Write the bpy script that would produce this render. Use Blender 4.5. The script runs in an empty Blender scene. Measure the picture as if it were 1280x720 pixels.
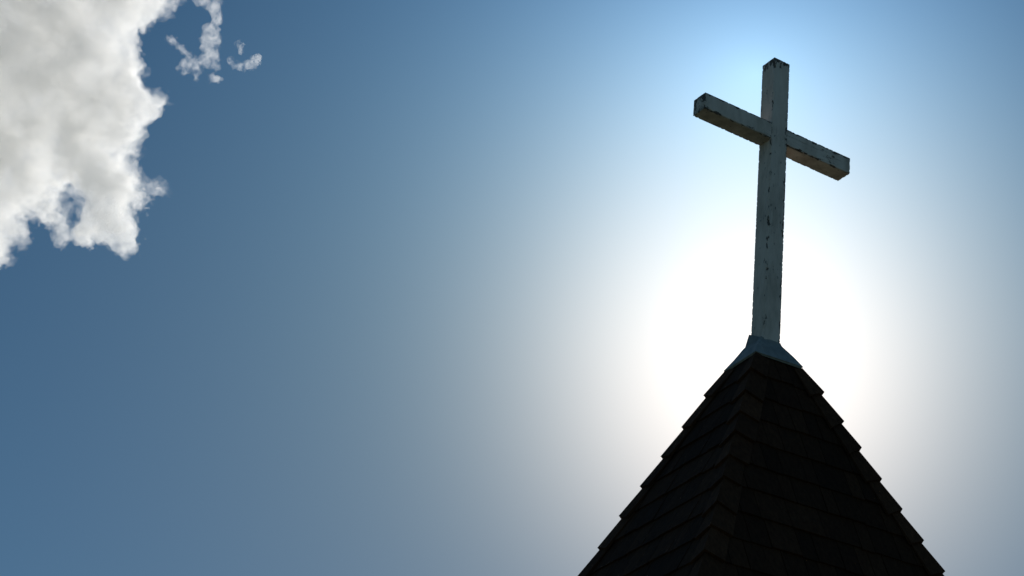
import bpy, bmesh, math, random
import numpy as np
from mathutils import Matrix, Vector, noise as mnoise

C = bpy.context.scene.collection
sc = bpy.context.scene
GZ = 10.70                                # height of the cross top above the ground

# ------------------------------------------------------------------ camera
YAW, PITCH, ROLL, FPX = 0.50808, 0.49738, 0.1079, 2500.0
CAM = Vector((-7.79524, -10.19755, -9.10147 + GZ))
f_ = np.array([math.sin(YAW)*math.cos(PITCH), math.cos(YAW)*math.cos(PITCH), math.sin(PITCH)])
r_ = np.array([math.cos(YAW), -math.sin(YAW), 0.0])
u_ = np.cross(r_, f_)
c_, s_ = math.cos(ROLL), math.sin(ROLL)
RT = r_*c_ + u_*s_
UP = -r_*s_ + u_*c_
cam = bpy.data.objects.new('camera', bpy.data.cameras.new('camera'))
C.objects.link(cam)
m = Matrix.Identity(4)
for i in range(3):
    m[i][0], m[i][1], m[i][2], m[i][3] = RT[i], UP[i], -f_[i], CAM[i]
cam.matrix_world = m
cam.data.sensor_width = 36.0
cam.data.lens = FPX/1280*36
cam.data.clip_start = 0.1
cam.data.clip_end = 20000
sc.camera = cam

# ------------------------------------------------------------------ sun, sky, exposure
SUN = Vector((0.53879, 0.71104, 0.45180)).normalized()      # the sun stands just behind the tip of the roof
VEIL = Vector((0.48904, 0.65644, 0.57439))                   # middle of the wide, faint brightening above it
SUN_EL = math.asin(SUN.z)
SUN_AZ = math.atan2(SUN.x, SUN.y)
EXPOSURE = -0.4
SKY = 0.05
# centre, height squeeze, width (chord of the unit sphere), falloff power, rgb, change with height in the sky
LOBE_WIDE = (VEIL, 1.1744, 0.10239, 1.0884, (1.6658, 2.0578, 1.7639), (-9.431, -6.585, -2.837))
LOBE_NEAR = (SUN, 0.9445, 0.08773, 1.7895, (1.4851, 1.2165, 1.0366))
sc.view_settings.view_transform = 'Standard'
sc.view_settings.look = 'None'
sc.view_settings.gamma = 1.0
sc.view_settings.exposure = EXPOSURE
sc.view_settings.use_curve_mapping = False

w = bpy.data.worlds.new('World')
sc.world = w
w.use_nodes = True
nt = w.node_tree
nt.nodes.clear()
N = nt.nodes.new
L = nt.links.new
sky = N('ShaderNodeTexSky')
sky.sky_type = 'NISHITA'
sky.sun_disc = False
sky.sun_elevation = SUN_EL
sky.sun_rotation = SUN_AZ
sky.air_density = 1.0
sky.dust_density = 0.0
sky.ozone_density = 5.0
sky.altitude = 300
bg = N('ShaderNodeBackground')
bg.inputs['Strength'].default_value = SKY
tint = N('ShaderNodeVectorMath'); tint.operation = 'MULTIPLY'
L(sky.outputs[0], tint.inputs[0])
tint.inputs[1].default_value = (0.70, 1.0, 0.99)
L(tint.outputs[0], bg.inputs['Color'])
# the aureole: air that scatters sunlight forward, bright within a few degrees of the sun
tc = N('ShaderNodeTexCoord')
nrm = N('ShaderNodeVectorMath'); nrm.operation = 'NORMALIZE'
L(tc.outputs['Generated'], nrm.inputs[0])
off = N('ShaderNodeVectorMath'); off.operation = 'SUBTRACT'
L(nrm.outputs[0], off.inputs[0])
off.inputs[1].default_value = SUN
sep = N('ShaderNodeSeparateXYZ')
L(off.outputs[0], sep.inputs[0])
clampz = N('ShaderNodeClamp')
clampz.inputs['Min'].default_value = -0.15; clampz.inputs['Max'].default_value = 0.15
L(sep.outputs['Z'], clampz.inputs['Value'])

def wm(op, a, b=None):
    x = N('ShaderNodeMath'); x.operation = op
    for i, v in enumerate((a, b)):
        if v is None:
            continue
        if isinstance(v, (int, float)):
            x.inputs[i].default_value = v
        else:
            L(v, x.inputs[i])
    return x.outputs[0]


def lobe(centre, squeeze, width, power, rgb, slope=None):
    """rgb * exp(-(angle / width) ** power); a slope makes it bluer high in the sky, greyer in the thick air low down"""
    df = N('ShaderNodeVectorMath'); df.operation = 'SUBTRACT'
    L(nrm.outputs[0], df.inputs[0])
    df.inputs[1].default_value = centre
    sq = N('ShaderNodeVectorMath'); sq.operation = 'MULTIPLY'
    L(df.outputs[0], sq.inputs[0])
    sq.inputs[1].default_value = (1, 1, squeeze)
    dist = N('ShaderNodeVectorMath'); dist.operation = 'LENGTH'
    L(sq.outputs[0], dist.inputs[0])
    g_ = wm('EXPONENT', wm('MULTIPLY', wm('POWER', wm('DIVIDE', dist.outputs['Value'], width), power), -1.0))
    g = N('ShaderNodeBackground')
    L(g_, g.inputs['Strength'])
    if slope is None:
        g.inputs['Color'].default_value = (*rgb, 1)
    else:
        cc = N('ShaderNodeCombineColor')
        for i in range(3):
            L(wm('MULTIPLY', wm('EXPONENT', wm('MULTIPLY', clampz.outputs[0], slope[i])), rgb[i]), cc.inputs[i])
        L(cc.outputs[0], g.inputs['Color'])
    return g


def add(a, b):
    s = N('ShaderNodeAddShader')
    L(a.outputs[0], s.inputs[0]); L(b.outputs[0], s.inputs[1])
    return s


out = N('ShaderNodeOutputWorld')
tot = bg
for args in (LOBE_WIDE,
             LOBE_NEAR):
    tot = add(tot, lobe(*args))
L(tot.outputs[0], out.inputs['Surface'])

sun = bpy.data.objects.new('sun_light', bpy.data.lights.new('sun_light', 'SUN'))
C.objects.link(sun)
sun.data.energy = 3.5
sun.data.angle = math.radians(0.53)
sun.data.color = (1.0, 0.96, 0.9)
sun.rotation_euler = (-SUN).to_track_quat('-Z', 'Y').to_euler()
sun.location = SUN*60

sc.cycles.volume_bounces = 10
sc.cycles.max_bounces = 14
sc.cycles.transparent_max_bounces = 96
sc.cycles.use_denoising = True

# ------------------------------------------------------------------ helpers


def tag(o, label=None, cat=None, group=None, kind=None):
    for k, v in (('label', label), ('category', cat), ('group', group), ('kind', kind)):
        if v:
            o[k] = v
    return o


def link(name, bm, mat, parent=None, smooth=False):
    me = bpy.data.meshes.new(name)
    bm.normal_update()
    bm.to_mesh(me)
    bm.free()
    if smooth:
        me.shade_smooth()
    me.materials.append(mat)
    o = bpy.data.objects.new(name, me)
    C.objects.link(o)
    o.parent = parent
    return o


def empty(name, loc):
    o = bpy.data.objects.new(name, None)
    o.empty_display_size = 0.3
    C.objects.link(o)
    o.location = loc
    return o


class Mat:
    def __init__(s, name):
        s.m = bpy.data.materials.new(name)
        s.m.use_nodes = True
        s.t = s.m.node_tree
        s.b = s.t.nodes['Principled BSDF']

    def n(s, typ, **kw):
        x = s.t.nodes.new(typ)
        for k, v in kw.items():
            setattr(x, k, v)
        return x

    def l(s, a, b):
        s.t.links.new(a, b)

    def noise(s, vec, scale, detail=6, rough=0.55):
        x = s.n('ShaderNodeTexNoise')
        x.inputs['Scale'].default_value = scale
        x.inputs['Detail'].default_value = detail
        x.inputs['Roughness'].default_value = rough
        s.l(vec, x.inputs['Vector'])
        return x.outputs['Fac']

    def mapping(s, vec, scale=(1, 1, 1), loc=(0, 0, 0)):
        x = s.n('ShaderNodeMapping')
        x.inputs['Scale'].default_value = scale
        x.inputs['Location'].default_value = loc
        s.l(vec, x.inputs['Vector'])
        return x.outputs[0]

    def ramp(s, fac, stops):
        x = s.n('ShaderNodeValToRGB')
        e = x.color_ramp.elements
        while len(e) < len(stops):
            e.new(0.5)
        for el, (p, c) in zip(e, stops):
            el.position = p
            el.color = (*c, 1) if not isinstance(c, (int, float)) else (c, c, c, 1)
        s.l(fac, x.inputs[0])
        return x.outputs[0]

    def math(s, op, a, b, clamp=False):
        x = s.n('ShaderNodeMath', operation=op, use_clamp=clamp)
        for i, v in enumerate((a, b)):
            if isinstance(v, (int, float)):
                x.inputs[i].default_value = v
            else:
                s.l(v, x.inputs[i])
        return x.outputs[0]

    def mix(s, fac, a, b):
        x = s.n('ShaderNodeMix', data_type='RGBA')
        s.l(fac, x.inputs['Factor'])
        for k, v in (('A', a), ('B', b)):
            i = [q for q in x.inputs if q.name == k and q.type == 'RGBA'][0]
            if isinstance(v, tuple):
                i.default_value = (*v, 1)
            else:
                s.l(v, i)
        return [q for q in x.outputs if q.type == 'RGBA'][0]

    def bump(s, h, strength, dist):
        x = s.n('ShaderNodeBump')
        x.inputs['Strength'].default_value = strength
        x.inputs['Distance'].default_value = dist
        s.l(h, x.inputs['Height'])
        s.l(x.outputs[0], s.b.inputs['Normal'])


# ------------------------------------------------------------------ materials
def mat_paint(name, grain_axis):
    """old white paint on wood: grain along the timber, hairline cracks, and flakes gone mostly along the edges"""
    M = Mat(name)
    co = M.n('ShaderNodeTexCoord').outputs['Object']
    sc_g = [90, 90, 90]; sc_g[grain_axis] = 3
    sc_c = [46, 46, 46]; sc_c[grain_axis] = 19
    sc_f = [34, 34, 34]; sc_f[grain_axis] = 1.3
    grain = M.noise(M.mapping(co, sc_g), 1.0, 4)
    chips = M.noise(M.mapping(co, sc_c, (3.1, 1.7, 0.4)), 1.0, 6, 0.62)
    crack = M.noise(M.mapping(co, sc_f, (8.1, 2.7, 5.4)), 1.0, 3, 0.5)
    big = M.noise(co, 3.1, 3)
    edge = M.n('ShaderNodeAttribute', attribute_name='edge').outputs['Fac']
    # flake mask
    th = M.math('MULTIPLY', edge, 0.20)
    t = M.math('ADD', chips, th)
    t = M.math('ADD', t, M.math('MULTIPLY', M.math('SUBTRACT', big, 0.5), 0.35))
    gone = M.ramp(t, [(0.665, 0.0), (0.695, 0.9)])
    cr = M.math('ABSOLUTE', M.math('SUBTRACT', crack, 0.5), 0)
    line = M.ramp(cr, [(0.0, 1.0), (0.008, 0.0)])
    line = M.math('MULTIPLY', line, M.ramp(big, [(0.47, 0.0), (0.60, 0.6)]))
    gone = M.math('MAXIMUM', gone, line)
    dirt = M.noise(M.mapping(co, (7, 7, 2.2)), 1.0, 7, 0.65)
    paint = M.ramp(dirt, [(0.3, (0.53, 0.445, 0.375)), (0.52, (0.77, 0.65, 0.565)), (0.75, (0.89, 0.78, 0.69))])
    under_tint = M.math('MULTIPLY', M.n('ShaderNodeAttribute', attribute_name='underside').outputs['Fac'], M.ramp(dirt, [(0.3, 0.6), (0.7, 0.25)]))
    paint = M.mix(under_tint, paint, (0.20, 0.155, 0.11))  # paint colour mixed towards darker brown on the crossbeam's bottom face
    wood = M.ramp(grain, [(0.3, (0.030, 0.023, 0.019)), (0.7, (0.10, 0.08, 0.065))])
    M.l(M.mix(gone, paint, wood), M.b.inputs['Base Color'])
    M.b.inputs['Roughness'].default_value = 0.75
    M.b.inputs['Specular IOR Level'].default_value = 0.25
    h = M.math('SUBTRACT', M.math('MULTIPLY', grain, 0.25), gone)
    M.bump(h, 0.8, 0.003)
    return M.m


def mat_shingle(name, lift=1.0):
    M = Mat(name)
    co = M.n('ShaderNodeTexCoord').outputs['Object']
    rnd = M.n('ShaderNodeAttribute', attribute_name='tone').outputs['Fac']
    g = M.noise(M.mapping(co, (38, 38, 5)), 1.0, 6, 0.65)
    moss = M.noise(co, 9.0, 6, 0.6)
    col = M.ramp(g, [(0.3, (0.050*lift, 0.0200*lift, 0.0095*lift)), (0.7, (0.115*lift, 0.050*lift, 0.024*lift))])
    tone = M.ramp(rnd, [(0.0, 0.68), (1.0, 1.3)])
    x = M.n('ShaderNodeMix', data_type='RGBA', blend_type='MULTIPLY')
    x.inputs['Factor'].default_value = 1
    ins = [q for q in x.inputs if q.type == 'RGBA']
    M.l(col, ins[0]); M.l(tone, ins[1])
    o = [q for q in x.outputs if q.type == 'RGBA'][0]
    col2 = M.mix(M.ramp(moss, [(0.58, 0.0), (0.72, 0.5)]), o, (0.042, 0.026, 0.016))
    M.l(col2, M.b.inputs['Base Color'])
    M.b.inputs['Roughness'].default_value = 0.9
    M.b.inputs['Specular IOR Level'].default_value = 0.12
    M.bump(g, 0.7, 0.006)
    return M.m


def mat_flashing():
    M = Mat('painted_sheet_metal')
    co = M.n('ShaderNodeTexCoord').outputs['Object']
    d = M.noise(M.mapping(co, (9, 9, 4)), 1.0, 7, 0.65)
    rust = M.noise(co, 17.0, 5, 0.6)
    col = M.ramp(d, [(0.3, (0.17, 0.18, 0.175)), (0.7, (0.40, 0.41, 0.39))])
    col = M.mix(M.ramp(rust, [(0.60, 0.0), (0.72, 0.5)]), col, (0.14, 0.10, 0.08))
    M.l(col, M.b.inputs['Base Color'])
    M.b.inputs['Metallic'].default_value = 0.0
    M.b.inputs['Roughness'].default_value = 0.65
    M.bump(d, 0.3, 0.004)
    return M.m


def mat_plain(name, a, b, scale, rough=0.85, bump=0.3):
    M = Mat(name)
    co = M.n('ShaderNodeTexCoord').outputs['Object']
    d = M.noise(co, scale, 8, 0.6)
    M.l(M.ramp(d, [(0.3, a), (0.7, b)]), M.b.inputs['Base Color'])
    M.b.inputs['Roughness'].default_value = rough
    M.bump(d, bump, 0.02)
    return M.m


def mat_cloud(density, g=0.55, rate=0.3, floor=0.0, nscale=0.11):
    """cloud droplets: a thin veil of a skin over a body that scatters light"""
    m = bpy.data.materials.new('cloud_droplets')
    m.use_nodes = True
    t = m.node_tree
    t.nodes.clear()
    o = t.nodes.new('ShaderNodeOutputMaterial')
    tr = t.nodes.new('ShaderNodeBsdfTransparent')
    df = t.nodes.new('ShaderNodeBsdfTranslucent')
    df.inputs['Color'].default_value = (0.9, 0.9, 0.9, 1)
    mx = t.nodes.new('ShaderNodeMixShader')
    mx.inputs[0].default_value = 0.01
    t.links.new(tr.outputs[0], mx.inputs[1]); t.links.new(df.outputs[0], mx.inputs[2])
    t.links.new(mx.outputs[0], o.inputs['Surface'])
    v = t.nodes.new('ShaderNodeVolumePrincipled')
    v.inputs['Color'].default_value = (0.999, 0.993, 0.983, 1)
    v.inputs['Anisotropy'].default_value = g
    tc = t.nodes.new('ShaderNodeTexCoord')
    n1 = t.nodes.new('ShaderNodeTexNoise')
    n1.inputs['Scale'].default_value = nscale
    n1.inputs['Detail'].default_value = 5
    n1.inputs['Roughness'].default_value = 0.62
    n1.inputs['Distortion'].default_value = 0.3
    t.links.new(tc.outputs['Object'], n1.inputs['Vector'])
    mr = t.nodes.new('ShaderNodeMapRange')
    mr.interpolation_type = 'SMOOTHSTEP'
    mr.inputs['From Min'].default_value = 0.40
    mr.inputs['From Max'].default_value = 0.62
    mr.inputs['To Min'].default_value = density*floor
    mr.inputs['To Max'].default_value = density*2.0
    t.links.new(n1.outputs['Fac'], mr.inputs['Value'])
    t.links.new(mr.outputs[0], v.inputs['Density'])
    t.links.new(v.outputs[0], o.inputs['Volume'])
    m.cycles.volume_step_rate = rate
    return m


P_POST = mat_paint('flaking_white_paint_upright', 2)
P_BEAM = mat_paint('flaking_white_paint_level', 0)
SHINGLE = mat_shingle('dark_cedar_shingle', 0.55)
HIPMAT = mat_shingle('dark_cedar_cap', 0.82)
FLASH = mat_flashing()

# ------------------------------------------------------------------ ground
bm = bmesh.new()
ring0 = None
for R, n in ((0, 1), (8, 48), (40, 48), (200, 48), (1200, 48), (9000, 48)):
    if n == 1:
        cv = bm.verts.new((0, 0, 0))
        continue
    ring = [bm.verts.new((R*math.cos(a*2*math.pi/n), R*math.sin(a*2*math.pi/n), 0)) for a in range(n)]
    for i in range(n):
        if ring0 is None:
            bm.faces.new((cv, ring[i], ring[(i+1) % n]))
        else:
            bm.faces.new((ring0[i], ring[i], ring[(i+1) % n], ring0[(i+1) % n]))
    ring0 = ring
tag(link('ground', bm, mat_plain('dry_mown_grass', (0.045, 0.062, 0.036), (0.09, 0.11, 0.068), 1.7)), kind='structure')

# ------------------------------------------------------------------ steeple
ZA = -2.16691 + GZ           # apex of the roof planes
TN = 0.43024                 # half width gained per metre down
STEP = 0.22333
Z0 = -2.62937 + GZ           # lower edge of the metal flashing
ROOFYAW = -0.0736
NC = 15                      # courses
rnd = random.Random(7)
steeple = empty('church_steeple', (-0.006, 0.006, 0))
steeple.rotation_euler = (0, 0, ROOFYAW)
tag(steeple, 'dark pyramid steeple clad in wooden shingles with overlapping hip caps, below the cross', 'steeple')

SL = math.sqrt(1 + TN*TN)


def face_frame(k):
    a = k*math.pi/2
    n = Vector((math.cos(a), math.sin(a), 0))
    t = Vector((-math.sin(a), math.cos(a), 0))
    nn = (n + Vector((0, 0, TN))).normalized()     # outward normal of the sloping plane
    return n, t, nn


def fpt(fr, x, z, off):
    """point on roof plane: x along the eave, z height, off proud of the plane"""
    n, t, nn = fr
    h = (ZA - z)*TN
    return n*h + t*x + Vector((0, 0, z)) + nn*off


def half(z):
    return (ZA - z)*TN


def slab(bm, pts_out, pts_in, tone, lay):
    """closed slab from two quads; tone goes to a face-corner-free vertex attribute"""
    vo = [bm.verts.new(p) for p in pts_out]
    vi = [bm.verts.new(p) for p in pts_in]
    for v in vo + vi:
        v[lay] = tone
    bm.faces.new(vo)
    bm.faces.new(vi[::-1])
    n = len(vo)
    for i in range(n):
        j = (i+1) % n
        bm.faces.new((vo[j], vo[i], vi[i], vi[j]))


bm = bmesh.new()
lay = bm.verts.layers.float.new('tone')
BASE = -0.028                 # deck plane, below the hip caps' outer tips
TH = 0.017
for k in range(4):
    fr = face_frame(k)
    # deck
    za, zb = Z0 + 0.30, Z0 - NC*STEP
    cut = 0.0375
    q = [fpt(fr, -half(zb)+cut, zb, BASE-0.012), fpt(fr, half(zb)-cut, zb, BASE-0.012),
         fpt(fr, half(za)-cut, za, BASE-0.012), fpt(fr, -half(za)+cut, za, BASE-0.012)]
    v = [bm.verts.new(p) for p in q]
    for x in v:
        x[lay] = 0.2
    bm.faces.new(v)
    for c in range(1, NC+1):
        zb = Z0 - c*STEP
        zt = zb + STEP*(1.25 if c > 1 else 0.98)
        hb = half(zb) - 0.012
        ht = half(zt) - 0.012
        x = -hb
        first = True
        while x < hb - 1e-6:
            wd = rnd.choice((0.10, 0.13, 0.16, 0.19, 0.22, 0.26))*rnd.uniform(0.9, 1.1)
            if first:
                wd *= rnd.uniform(0.4, 1.0)
                first = False
            x2 = min(hb, x+wd)
            if hb - x2 < 0.05:
                x2 = hb
            gap = rnd.uniform(0.0015, 0.004)
            a, b = x + gap, x2 - gap
            dz = rnd.uniform(-0.006, 0.006)
            dz2 = dz + rnd.uniform(-0.003, 0.003)
            at, bt = max(-ht, min(ht, a)), max(-ht, min(ht, b))
            if bt - at < 0.01:                     # trimmed to a sliver against the hip
                mid = (at+bt)/2
                if mid <= 0: at, bt = -ht, max(-ht+0.012, bt)
                else: at, bt = min(ht-0.012, at), ht
            ob = BASE + TH + rnd.uniform(0, 0.006)
            th = TH*rnd.uniform(0.75, 1.1)
            tone = rnd.random()
            po = [fpt(fr, a, zb+dz, ob), fpt(fr, b, zb+dz2, ob+rnd.uniform(-.002, .002)),
                  fpt(fr, bt, zt, BASE+0.003), fpt(fr, at, zt, BASE+0.003)]
            pi = [fpt(fr, a, zb+dz, ob-th), fpt(fr, b, zb+dz2, ob-th),
                  fpt(fr, bt, zt, BASE-0.002), fpt(fr, at, zt, BASE-0.002)]
            slab(bm, po, pi, tone, lay)
            x = x2
roof = link('shingle_roof', bm, SHINGLE, steeple)

# hip caps: pairs of narrow shingles folded over each hip, one pair to a course, cut square to the hip
for k in range(4):
    f1, f2 = face_frame(k), face_frame(k+1)       # the hip between face k and face k+1
    n1, n2 = f1[0], f2[0]
    bm = bmesh.new()
    lay = bm.verts.layers.float.new('tone')
    hipd = (n1 + n2)*TN + Vector((0, 0, -1))      # down along the hip per metre of height
    hipn = hipd.normalized()
    hout = ((n1+n2).normalized()*1.0)
    # in each face plane the direction square to the hip, pointing away from it
    dirs = []
    for fr, sgn in ((f1, -1), (f2, 1)):
        n, t, nn = fr
        d = nn.cross(hipn).normalized()
        if d.dot(t)*sgn < 0:
            d = -d
        dirs.append((d, nn))
    upn = (dirs[0][1] + dirs[1][1]).normalized()

    def hp(z):
        h = (ZA - z)*TN
        return (n1+n2)*h + Vector((0, 0, z))
    W0 = 0.135
    k_right = 1                                # the piece nailed on last is the wider one
    for c in range(1, NC+1):
        zb = Z0 - c*STEP + rnd.uniform(-0.016, 0.016)
        zt = zb + STEP*(1.3 if c > 1 else 0.97)
        lb = BASE + 0.040 + rnd.uniform(0, 0.006)
        lt = BASE + 0.014
        for side, (d, nn) in enumerate(dirs):
            wd = (W0 if side == k_right else W0*1.0)*rnd.uniform(0.88, 1.12)
            wt = min(wd*(1.0 if side == k_right else 0.62), half(zt)*1.25)
            th = 0.020
            tone = rnd.uniform(0.3, 1.0)
            skew = rnd.uniform(-0.02, 0.02) + (0.0 if side == k_right else 0.03)
            lap = 0.006*side
            ridge = lambda z, o: hp(z) + upn*(o*1.18)
            A = ridge(zb, lb+lap); B = hp(zb) + nn*lb + d*wd + hipn*(skew)
            Ct = hp(zt) + nn*lt + d*wt; D = ridge(zt, lt+lap)
            A2 = ridge(zb, lb+lap-th); B2 = hp(zb) + nn*(lb-th) + d*wd + hipn*(skew)
            C2 = hp(zt) + nn*(lt-0.004) + d*wt; D2 = ridge(zt, lt+lap-0.004)
            po, pi = [A, B, Ct, D], [A2, B2, C2, D2]
            if side == 1:
                po, pi = po[::-1], pi[::-1]
            slab(bm, po, pi, tone, lay)
    bmesh.ops.recalc_face_normals(bm, faces=bm.faces)
    link('hip_cap', bm, HIPMAT, steeple)

# metal flashing: a four-sided skirt folded up against the post
bm = bmesh.new()


def ringsq(h, z, jit=0.0):
    return [bm.verts.new((sx*h + rnd.uniform(-jit, jit), sy*h + rnd.uniform(-jit, jit), z + rnd.uniform(-jit, jit)))
            for sx, sy in ((-1, -1), (1, -1), (1, 1), (-1, 1))]


prof = [(0.190, Z0-0.020, .002), (0.204, Z0-0.010, .002), (0.152, Z0+0.078, .004), (0.097, Z0+0.160, .004),
        (0.087, Z0+0.174, .0015), (0.083, Z0+0.192, .001), (0.070, Z0+0.196, 0)]
rings = [ringsq(*p) for p in prof]
# the sleeve is dented outwards on its far left corner and runs a little up the post there
for ri, push in ((3, 0.008), (4, 0.010), (5, 0.004), (6, 0.010)):
    rings[ri][3].co += Vector((-push, push, 0.0))
rings[5][3].co.z += 0.045; rings[6][3].co.z += 0.080
for a, b in zip(rings, rings[1:]):
    for i in range(4):
        j = (i+1) % 4
        bm.faces.new((a[i], a[j], b[j], b[i]))
link('flashing', bm, FLASH, steeple)

# the belfry below the roof (out of the picture, but it carries the steeple)
ZE = Z0 - NC*STEP
HE = half(ZE)


def box(bm, x0, x1, y0, y1, z0, z1):
    v = [bm.verts.new((x, y, z)) for z in (z0, z1) for y in (y0, y1) for x in (x0, x1)]
    for q in ((0, 2, 3, 1), (4, 5, 7, 6), (0, 1, 5, 4), (2, 6, 7, 3), (0, 4, 6, 2), (1, 3, 7, 5)):
        bm.faces.new([v[i] for i in q])


WHITE = mat_plain('white_board_paint', (0.5, 0.5, 0.48), (0.72, 0.72, 0.69), 6)
bm = bmesh.new()
box(bm, -HE+0.02, HE-0.02, -HE+0.02, HE-0.02, ZE-0.20, ZE-0.03)
link('eave_board', bm, WHITE, steeple)
bm = bmesh.new()
hw = HE-0.22
z = 0.0
while z < ZE-0.2:                               # clapboards, each leaning out over the one below
    z1 = min(z+0.14, ZE-0.2)
    lo = [bm.verts.new((sx*(hw+0.016), sy*(hw+0.016), z)) for sx, sy in ((-1, -1), (1, -1), (1, 1), (-1, 1))]
    hi = [bm.verts.new((sx*hw, sy*hw, z1)) for sx, sy in ((-1, -1), (1, -1), (1, 1), (-1, 1))]
    for i in range(4):
        j = (i+1) % 4
        bm.faces.new((lo[i], lo[j], hi[j], hi[i]))
    bm.faces.new(lo[::-1]); bm.faces.new(hi)
    z = z1
link('tower_wall', bm, WHITE, steeple)

# ------------------------------------------------------------------ cross
ZB, HB, LL, LR = -0.59884 + GZ, 0.14562, 0.69202, 0.68698
cross = empty('wooden_cross', (0, 0, Z0+0.02))
tag(cross, 'weathered white wooden cross with flaking paint on the steeple top', 'cross')


def timber(axis, lo, hi, ha, hb_, seed):
    """a squared timber along an axis with small nicks out of its edges; 'edge' = nearness to a long edge"""
    bm = bmesh.new()
    lay = bm.verts.layers.float.new('edge')
    underside = bm.verts.layers.float.new('underside')
    n = max(8, int((hi-lo)/0.006))
    S = 14
    prof = []
    for i in range(S):
        prof.append((-1+2*i/S, -1))
    for i in range(S):
        prof.append((1, -1+2*i/S))
    for i in range(S):
        prof.append((1-2*i/S, 1))
    for i in range(S):
        prof.append((-1, 1-2*i/S))
    rings = []
    for k in range(n+1):
        s = lo + (hi-lo)*k/n
        ring = []
        for (a, b) in prof:
            pa, pb = a*ha, b*hb_
            # distance to the nearest long edge
            e = max(ha-abs(pa), hb_-abs(pb))
            if k in (0, n):
                e = 0
            ed = max(0.0, 1-e/0.030)*(1.5 if axis == 0 and pb > 0 else 1.25 if axis == 2 and pa > 0 else 0.85 if axis == 0 else 0.55)
            # round the corner a little, nick it here and there
            p3 = Vector((pa*14, pb*14, s*9 + seed))
            nick = max(0.0, mnoise.fractal(p3*4.5, 0.8, 2.1, 5) - 0.20)*(0.028 if axis == 0 and pb < 0 and s > 0.05 else 0.011)*max(0, 1-e/0.012)
            soft = 0.0026 if e < 1e-6 else 0
            wv = mnoise.noise(Vector((seed, s*1.3, a*0.5)))*0.0008
            sh = (nick + soft)
            pa2 = pa - math.copysign(sh, pa)*(abs(a) > 0.7) + wv
            pb2 = pb - math.copysign(sh, pb)*(abs(b) > 0.7)
            co = (pa2, pb2, s) if axis == 2 else (s, pa2, pb2)
            v = bm.verts.new(co)
            v[lay] = max(ed, max(0, 1-min(s-lo, hi-s)/0.02)*0.8, max(0, 1-(hi-s)/0.09)*1.15 if axis == 2 else 0)
            v[underside] = 1.0 if (axis == 0 and b <= -0.999) else 0.0
            ring.append(v)
        rings.append(ring)
    m_ = len(prof)
    for r0, r1 in zip(rings, rings[1:]):
        for i in range(m_):
            j = (i+1) % m_
            bm.faces.new((r0[i], r0[j], r1[j], r1[i]))
    for ring, flip in ((rings[0], True), (rings[-1], False)):
        cvt = sum((v.co for v in ring), Vector())/len(ring)
        c = bm.verts.new(cvt); c[lay] = 0
        for i in range(m_):
            j = (i+1) % m_
            bm.faces.new((ring[j], ring[i], c) if flip else (ring[i], ring[j], c))
    bmesh.ops.recalc_face_normals(bm, faces=bm.faces)
    return bm


# vertical timber, in the cross's own frame (its origin is at the foot)
oz = cross.location.z
link('post', timber(2, 0.05, GZ-oz, 0.0768, 0.0765, 3.0), P_POST, cross)
# the level timber passes through a notch in the post; two arms, each seated a little behind the post's face
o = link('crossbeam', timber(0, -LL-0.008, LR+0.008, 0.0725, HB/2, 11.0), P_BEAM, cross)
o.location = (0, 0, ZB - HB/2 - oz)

# ------------------------------------------------------------------ clouds
DC = 1500.0
PX = DC/FPX                              # metres per photo pixel out there


def perlin(shape, cell, rs):
    """gradient-ish value noise on a grid, smooth, about -1..1"""
    g = [int(math.ceil(s/c))+2 for s, c in zip(shape, cell)]
    lat = rs.uniform(-1, 1, g)
    idx, fr = [], []
    for s, c in zip(shape, cell):
        x = np.arange(s)/c
        i = x.astype(int)
        f = x-i
        idx.append(i); fr.append(f*f*(3-2*f))
    ax = lat
    for d in range(3):
        i, f = idx[d], fr[d]
        a = np.take(ax, i, axis=d); b = np.take(ax, i+1, axis=d)
        sh = [1, 1, 1]; sh[d] = -1
        f = f.reshape(sh)
        ax = a*(1-f)+b*f
    return ax


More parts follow.
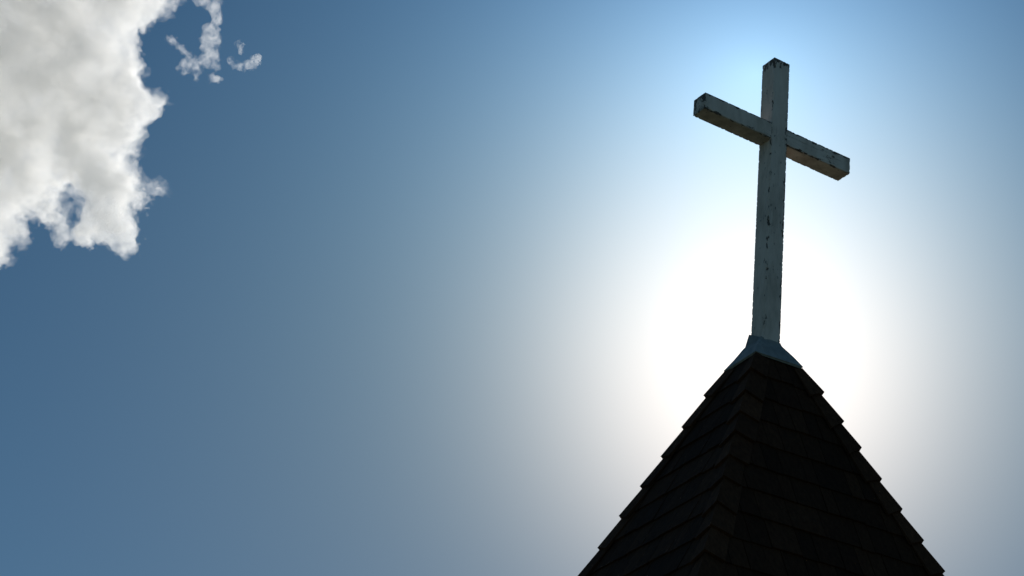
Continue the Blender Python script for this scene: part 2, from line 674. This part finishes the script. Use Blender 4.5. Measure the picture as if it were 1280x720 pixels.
def nets(F, org, step):
    """naive surface nets of F > 0"""
    F = F.copy()
    F[0], F[-1] = -1, -1
    F[:, 0], F[:, -1] = -1, -1
    F[:, :, 0], F[:, :, -1] = -1, -1
    ins = F > 0
    nx, ny, nz = F.shape
    cnt = np.zeros((nx-1, ny-1, nz-1), np.int32)
    acc = np.zeros((nx-1, ny-1, nz-1, 3))
    corners = [(a, b, c) for a in (0, 1) for b in (0, 1) for c in (0, 1)]

    def sub(A, o):
        return A[o[0]:nx-1+o[0], o[1]:ny-1+o[1], o[2]:nz-1+o[2]]
    for o1 in corners:
        for d in range(3):
            if o1[d] == 0:
                o2 = list(o1); o2[d] = 1
                f1, f2 = sub(F, o1), sub(F, o2)
                x = (f1 > 0) != (f2 > 0)
                t = np.where(x, f1/np.where(x, f1-f2, 1), 0)
                for e in range(3):
                    acc[..., e] += np.where(x, o1[e] + (t if e == d else 0), 0)
                cnt += x
    act = cnt > 0
    vid = -np.ones(cnt.shape, np.int64)
    vid[act] = np.arange(act.sum())
    ijk = np.argwhere(act)
    P = (ijk + acc[act]/cnt[act][:, None])*step + org
    quads = []
    for d in range(3):
        e, g = (d+1) % 3, (d+2) % 3
        sl1 = [slice(1, -1)]*3; sl1[d] = slice(0, -1)
        sl2 = [slice(1, -1)]*3; sl2[d] = slice(1, None)
        A, B = ins[tuple(sl1)], ins[tuple(sl2)]
        for flip, mask in ((False, A & ~B), (True, ~A & B)):
            q = np.argwhere(mask)
            off = np.ones(3, int); off[d] = 0
            q = q+off
            ue = np.zeros(3, int); ue[e] = 1
            ug = np.zeros(3, int); ug[g] = 1
            c00 = q-ue-ug; c10 = q-ug; c11 = q; c01 = q-ue
            s = [vid[tuple(c.T)] for c in (c00, c10, c11, c01)]
            if flip:
                s = s[::-1]
            quads.append(np.stack(s, 1))
    return P, np.concatenate(quads)


def seg_dist(X, Y, poly):
    """signed distance to a closed outline, positive inside"""
    d = np.full(X.shape, 1e9)
    inside = np.zeros(X.shape, bool)
    n = len(poly)
    for i in range(n):
        (x0, y0), (x1, y1) = poly[i], poly[(i+1) % n]
        dx, dy = x1-x0, y1-y0
        t = np.clip(((X-x0)*dx+(Y-y0)*dy)/(dx*dx+dy*dy+1e-9), 0, 1)
        d = np.minimum(d, np.hypot(X-x0-t*dx, Y-y0-t*dy))
        if y0 != y1:
            c = ((y0 > Y) != (y1 > Y)) & (X < (x1-x0)*(Y-y0)/(y1-y0)+x0)
            inside ^= c
    return np.where(inside, d, -d)


def capsule_dist(X, Y, caps):
    d = np.full(X.shape, -1e9)
    for (x0, y0, r0, x1, y1, r1) in caps:
        dx, dy = x1-x0, y1-y0
        t = np.clip(((X-x0)*dx+(Y-y0)*dy)/(dx*dx+dy*dy+1e-9), 0, 1)
        d = np.maximum(d, (r0+(r1-r0)*t) - np.hypot(X-x0-t*dx, Y-y0-t*dy))
    return d


CROT = Matrix(((RT[0], UP[0], -f_[0]), (RT[1], UP[1], -f_[1]), (RT[2], UP[2], -f_[2])))


def cloud(name, dfun, bounds, step, depth, cap, octs, mat, seed, dome=1.0, swell=2.0):
    """a cloud body: bulk outline with its own depth, broken up by fractal noise in three dimensions.
    Lengths are in units of PX metres; the body stands DC metres away and is as deep as it is wide."""
    x0, x1, y0, y1 = bounds
    xs = np.arange(x0, x1, step); ys = np.arange(y0, y1, step); zs = np.arange(-depth, depth, step)
    X, Y = np.meshgrid(xs, ys, indexing='ij')
    D = dfun(X, Y)
    Dc = np.where(D > 0, cap*(1-np.exp(-D/cap)), D)
    F = Dc[:, :, None] - dome*(zs[None, None, :]**2)/(2.0*depth)
    rs = np.random.RandomState(seed)
    Nz = np.zeros(F.shape)
    for size, amp in octs:
        c = size/step
        v = perlin(F.shape, (c, c, c), rs)
        Nz += amp*v
        del v
    F = F + Nz + swell
    P, Q = nets(F, np.array([xs[0], ys[0], zs[0]]), step)
    # centre
    cx, cy = (x0+x1)/2, (y0+y1)/2
    co = np.stack([(P[:, 0]-cx)*PX, -(P[:, 1]-cy)*PX, P[:, 2]*PX], 1)
    tri = co[Q[:, :3]]
    tri2 = co[Q[:, [0, 2, 3]]]
    vol = sum(float(np.einsum('ij,ij->i', t_[:, 0], np.cross(t_[:, 1], t_[:, 2])).sum()) for t_ in (tri, tri2))
    if vol < 0:                                # faces must look outwards, those of inner hollows into the hollow
        Q = Q[:, ::-1]
    me = bpy.data.meshes.new(name)
    me.from_pydata(co.tolist(), [], Q.tolist())
    me.validate()
    me.shade_smooth()
    me.materials.append(mat)
    o = bpy.data.objects.new(name, me)
    C.objects.link(o)
    loc = np.array(CAM) + (f_ + RT*(cx-640)/FPX - UP*(cy-360)/FPX)*DC
    o.matrix_world = Matrix.Translation(Vector(loc)) @ CROT.to_4x4()
    o.rotation_mode = 'XYZ'
    print(name, len(me.vertices))
    return o


BIG = [(262, -118), (250, -50), (222, 0), (207, 17), (192, 28), (182, 44), (173, 38), (174, 56), (177, 83),
       (171, 92), (175, 111), (189, 119), (204, 126), (193, 139), (181, 150), (171, 158), (178, 167), (171, 183), (176, 194),
       (167, 198), (180, 213), (185, 229), (200, 227), (204, 238), (189, 243), (182, 264), (169, 268), (168, 299), (158, 317),
       (139, 304), (122, 296), (104, 308), (98, 296), (105, 282), (103, 262), (90, 254), (84, 271), (81, 303), (72, 287),
       (56, 283), (46, 276), (29, 282), (30, 309), (20, 302), (11, 315), (8, 330), (-4, 338), (-30, 334), (-60, 338), (-112, 330), (-122, 200), (-116, -60), (-60, -118)]
BIG = [(x-2, y-6 if y > 250 else y) for x, y in BIG]
CL = mat_cloud(0.026, 0.58, 0.25, 0.42, 0.035)
VEILM = mat_cloud(0.010, 0.6, 0.5, 0.0, 0.12)
CLT = mat_cloud(0.019, 0.62, 0.6, 0.0, 0.16)
o = cloud('cloud', lambda X, Y: seg_dist(X, Y, BIG), (-130, 300, -130, 350), 1.3, 85, 60,
          ((90, 16), (28, 7), (13, 7), (7, 6.0), (4, 5.0)), CL, 4, dome=1.5, swell=-2.0)
tag(o, 'large bright white cumulus cloud with a ragged right edge filling the upper left corner', 'cloud')
v = cloud('thin_veil', lambda X, Y: seg_dist(X, Y, BIG), (-130, 300, -130, 350), 1.6, 85, 60,
          ((60, 6), (28, 7), (13, 9), (7, 7), (4, 5)), VEILM, 33, dome=1.5, swell=0.5)
mw = v.matrix_world.copy()
v.parent = o
v.matrix_parent_inverse = Matrix.Identity(4)
v.matrix_basis = o.matrix_world.inverted() @ mw
WA = [(262, -60, 16, 256, -8, 17), (250, -6, 8, 268, 8, 9), (268, 6, 9, 272, 24, 6), (272, 24, 4, 265, 34, 5), (264, 36, 8, 264, 48, 13),
      (262, 50, 9, 258, 60, 6), (258, 74, 8, 262, 72, 12), (268, 78, 8, 270, 84, 4), (270, 84, 1.5, 269, 92, 3), (269, 98, 7, 269, 98, 7),
      (208, 46, 4, 218, 52, 4), (218, 52, 4, 232, 66, 4), (232, 66, 4, 238, 74, 7), (236, 82, 12, 242, 84, 9), (242, 88, 6, 243, 98, 3),
      (245, 78, 4, 255, 76, 5)]
o = cloud('cloud_wisp', lambda X, Y: capsule_dist(X, Y, WA), (190, 310, -100, 120), 1.2, 14, 12,
          ((16, 3.6), (8, 3.4), (4, 2.8), (2.4, 1.6)), CLT, 9, swell=0.6)
tag(o, 'torn white wisp of cloud trailing down beside the large cloud, longest of the fragments', 'cloud')
WB = [(319, 75, 7, 314, 80, 6), (314, 80, 6, 303, 84, 4.5), (303, 84, 4.5, 295, 82, 4), (295, 82, 4, 289, 76, 3.5), (297, 54, 3.5, 302, 62, 3.5), (302, 62, 3, 301, 66, 2)]
o = cloud('cloud_wisp', lambda X, Y: capsule_dist(X, Y, WB), (270, 345, 35, 110), 1.0, 9, 8,
          ((9, 2.0), (5, 2.2), (2.6, 1.6)), CLT, 21, swell=0.8)
tag(o, 'tiny hook-shaped white cloud puff alone in the blue, right of the longer torn wisp', 'cloud')
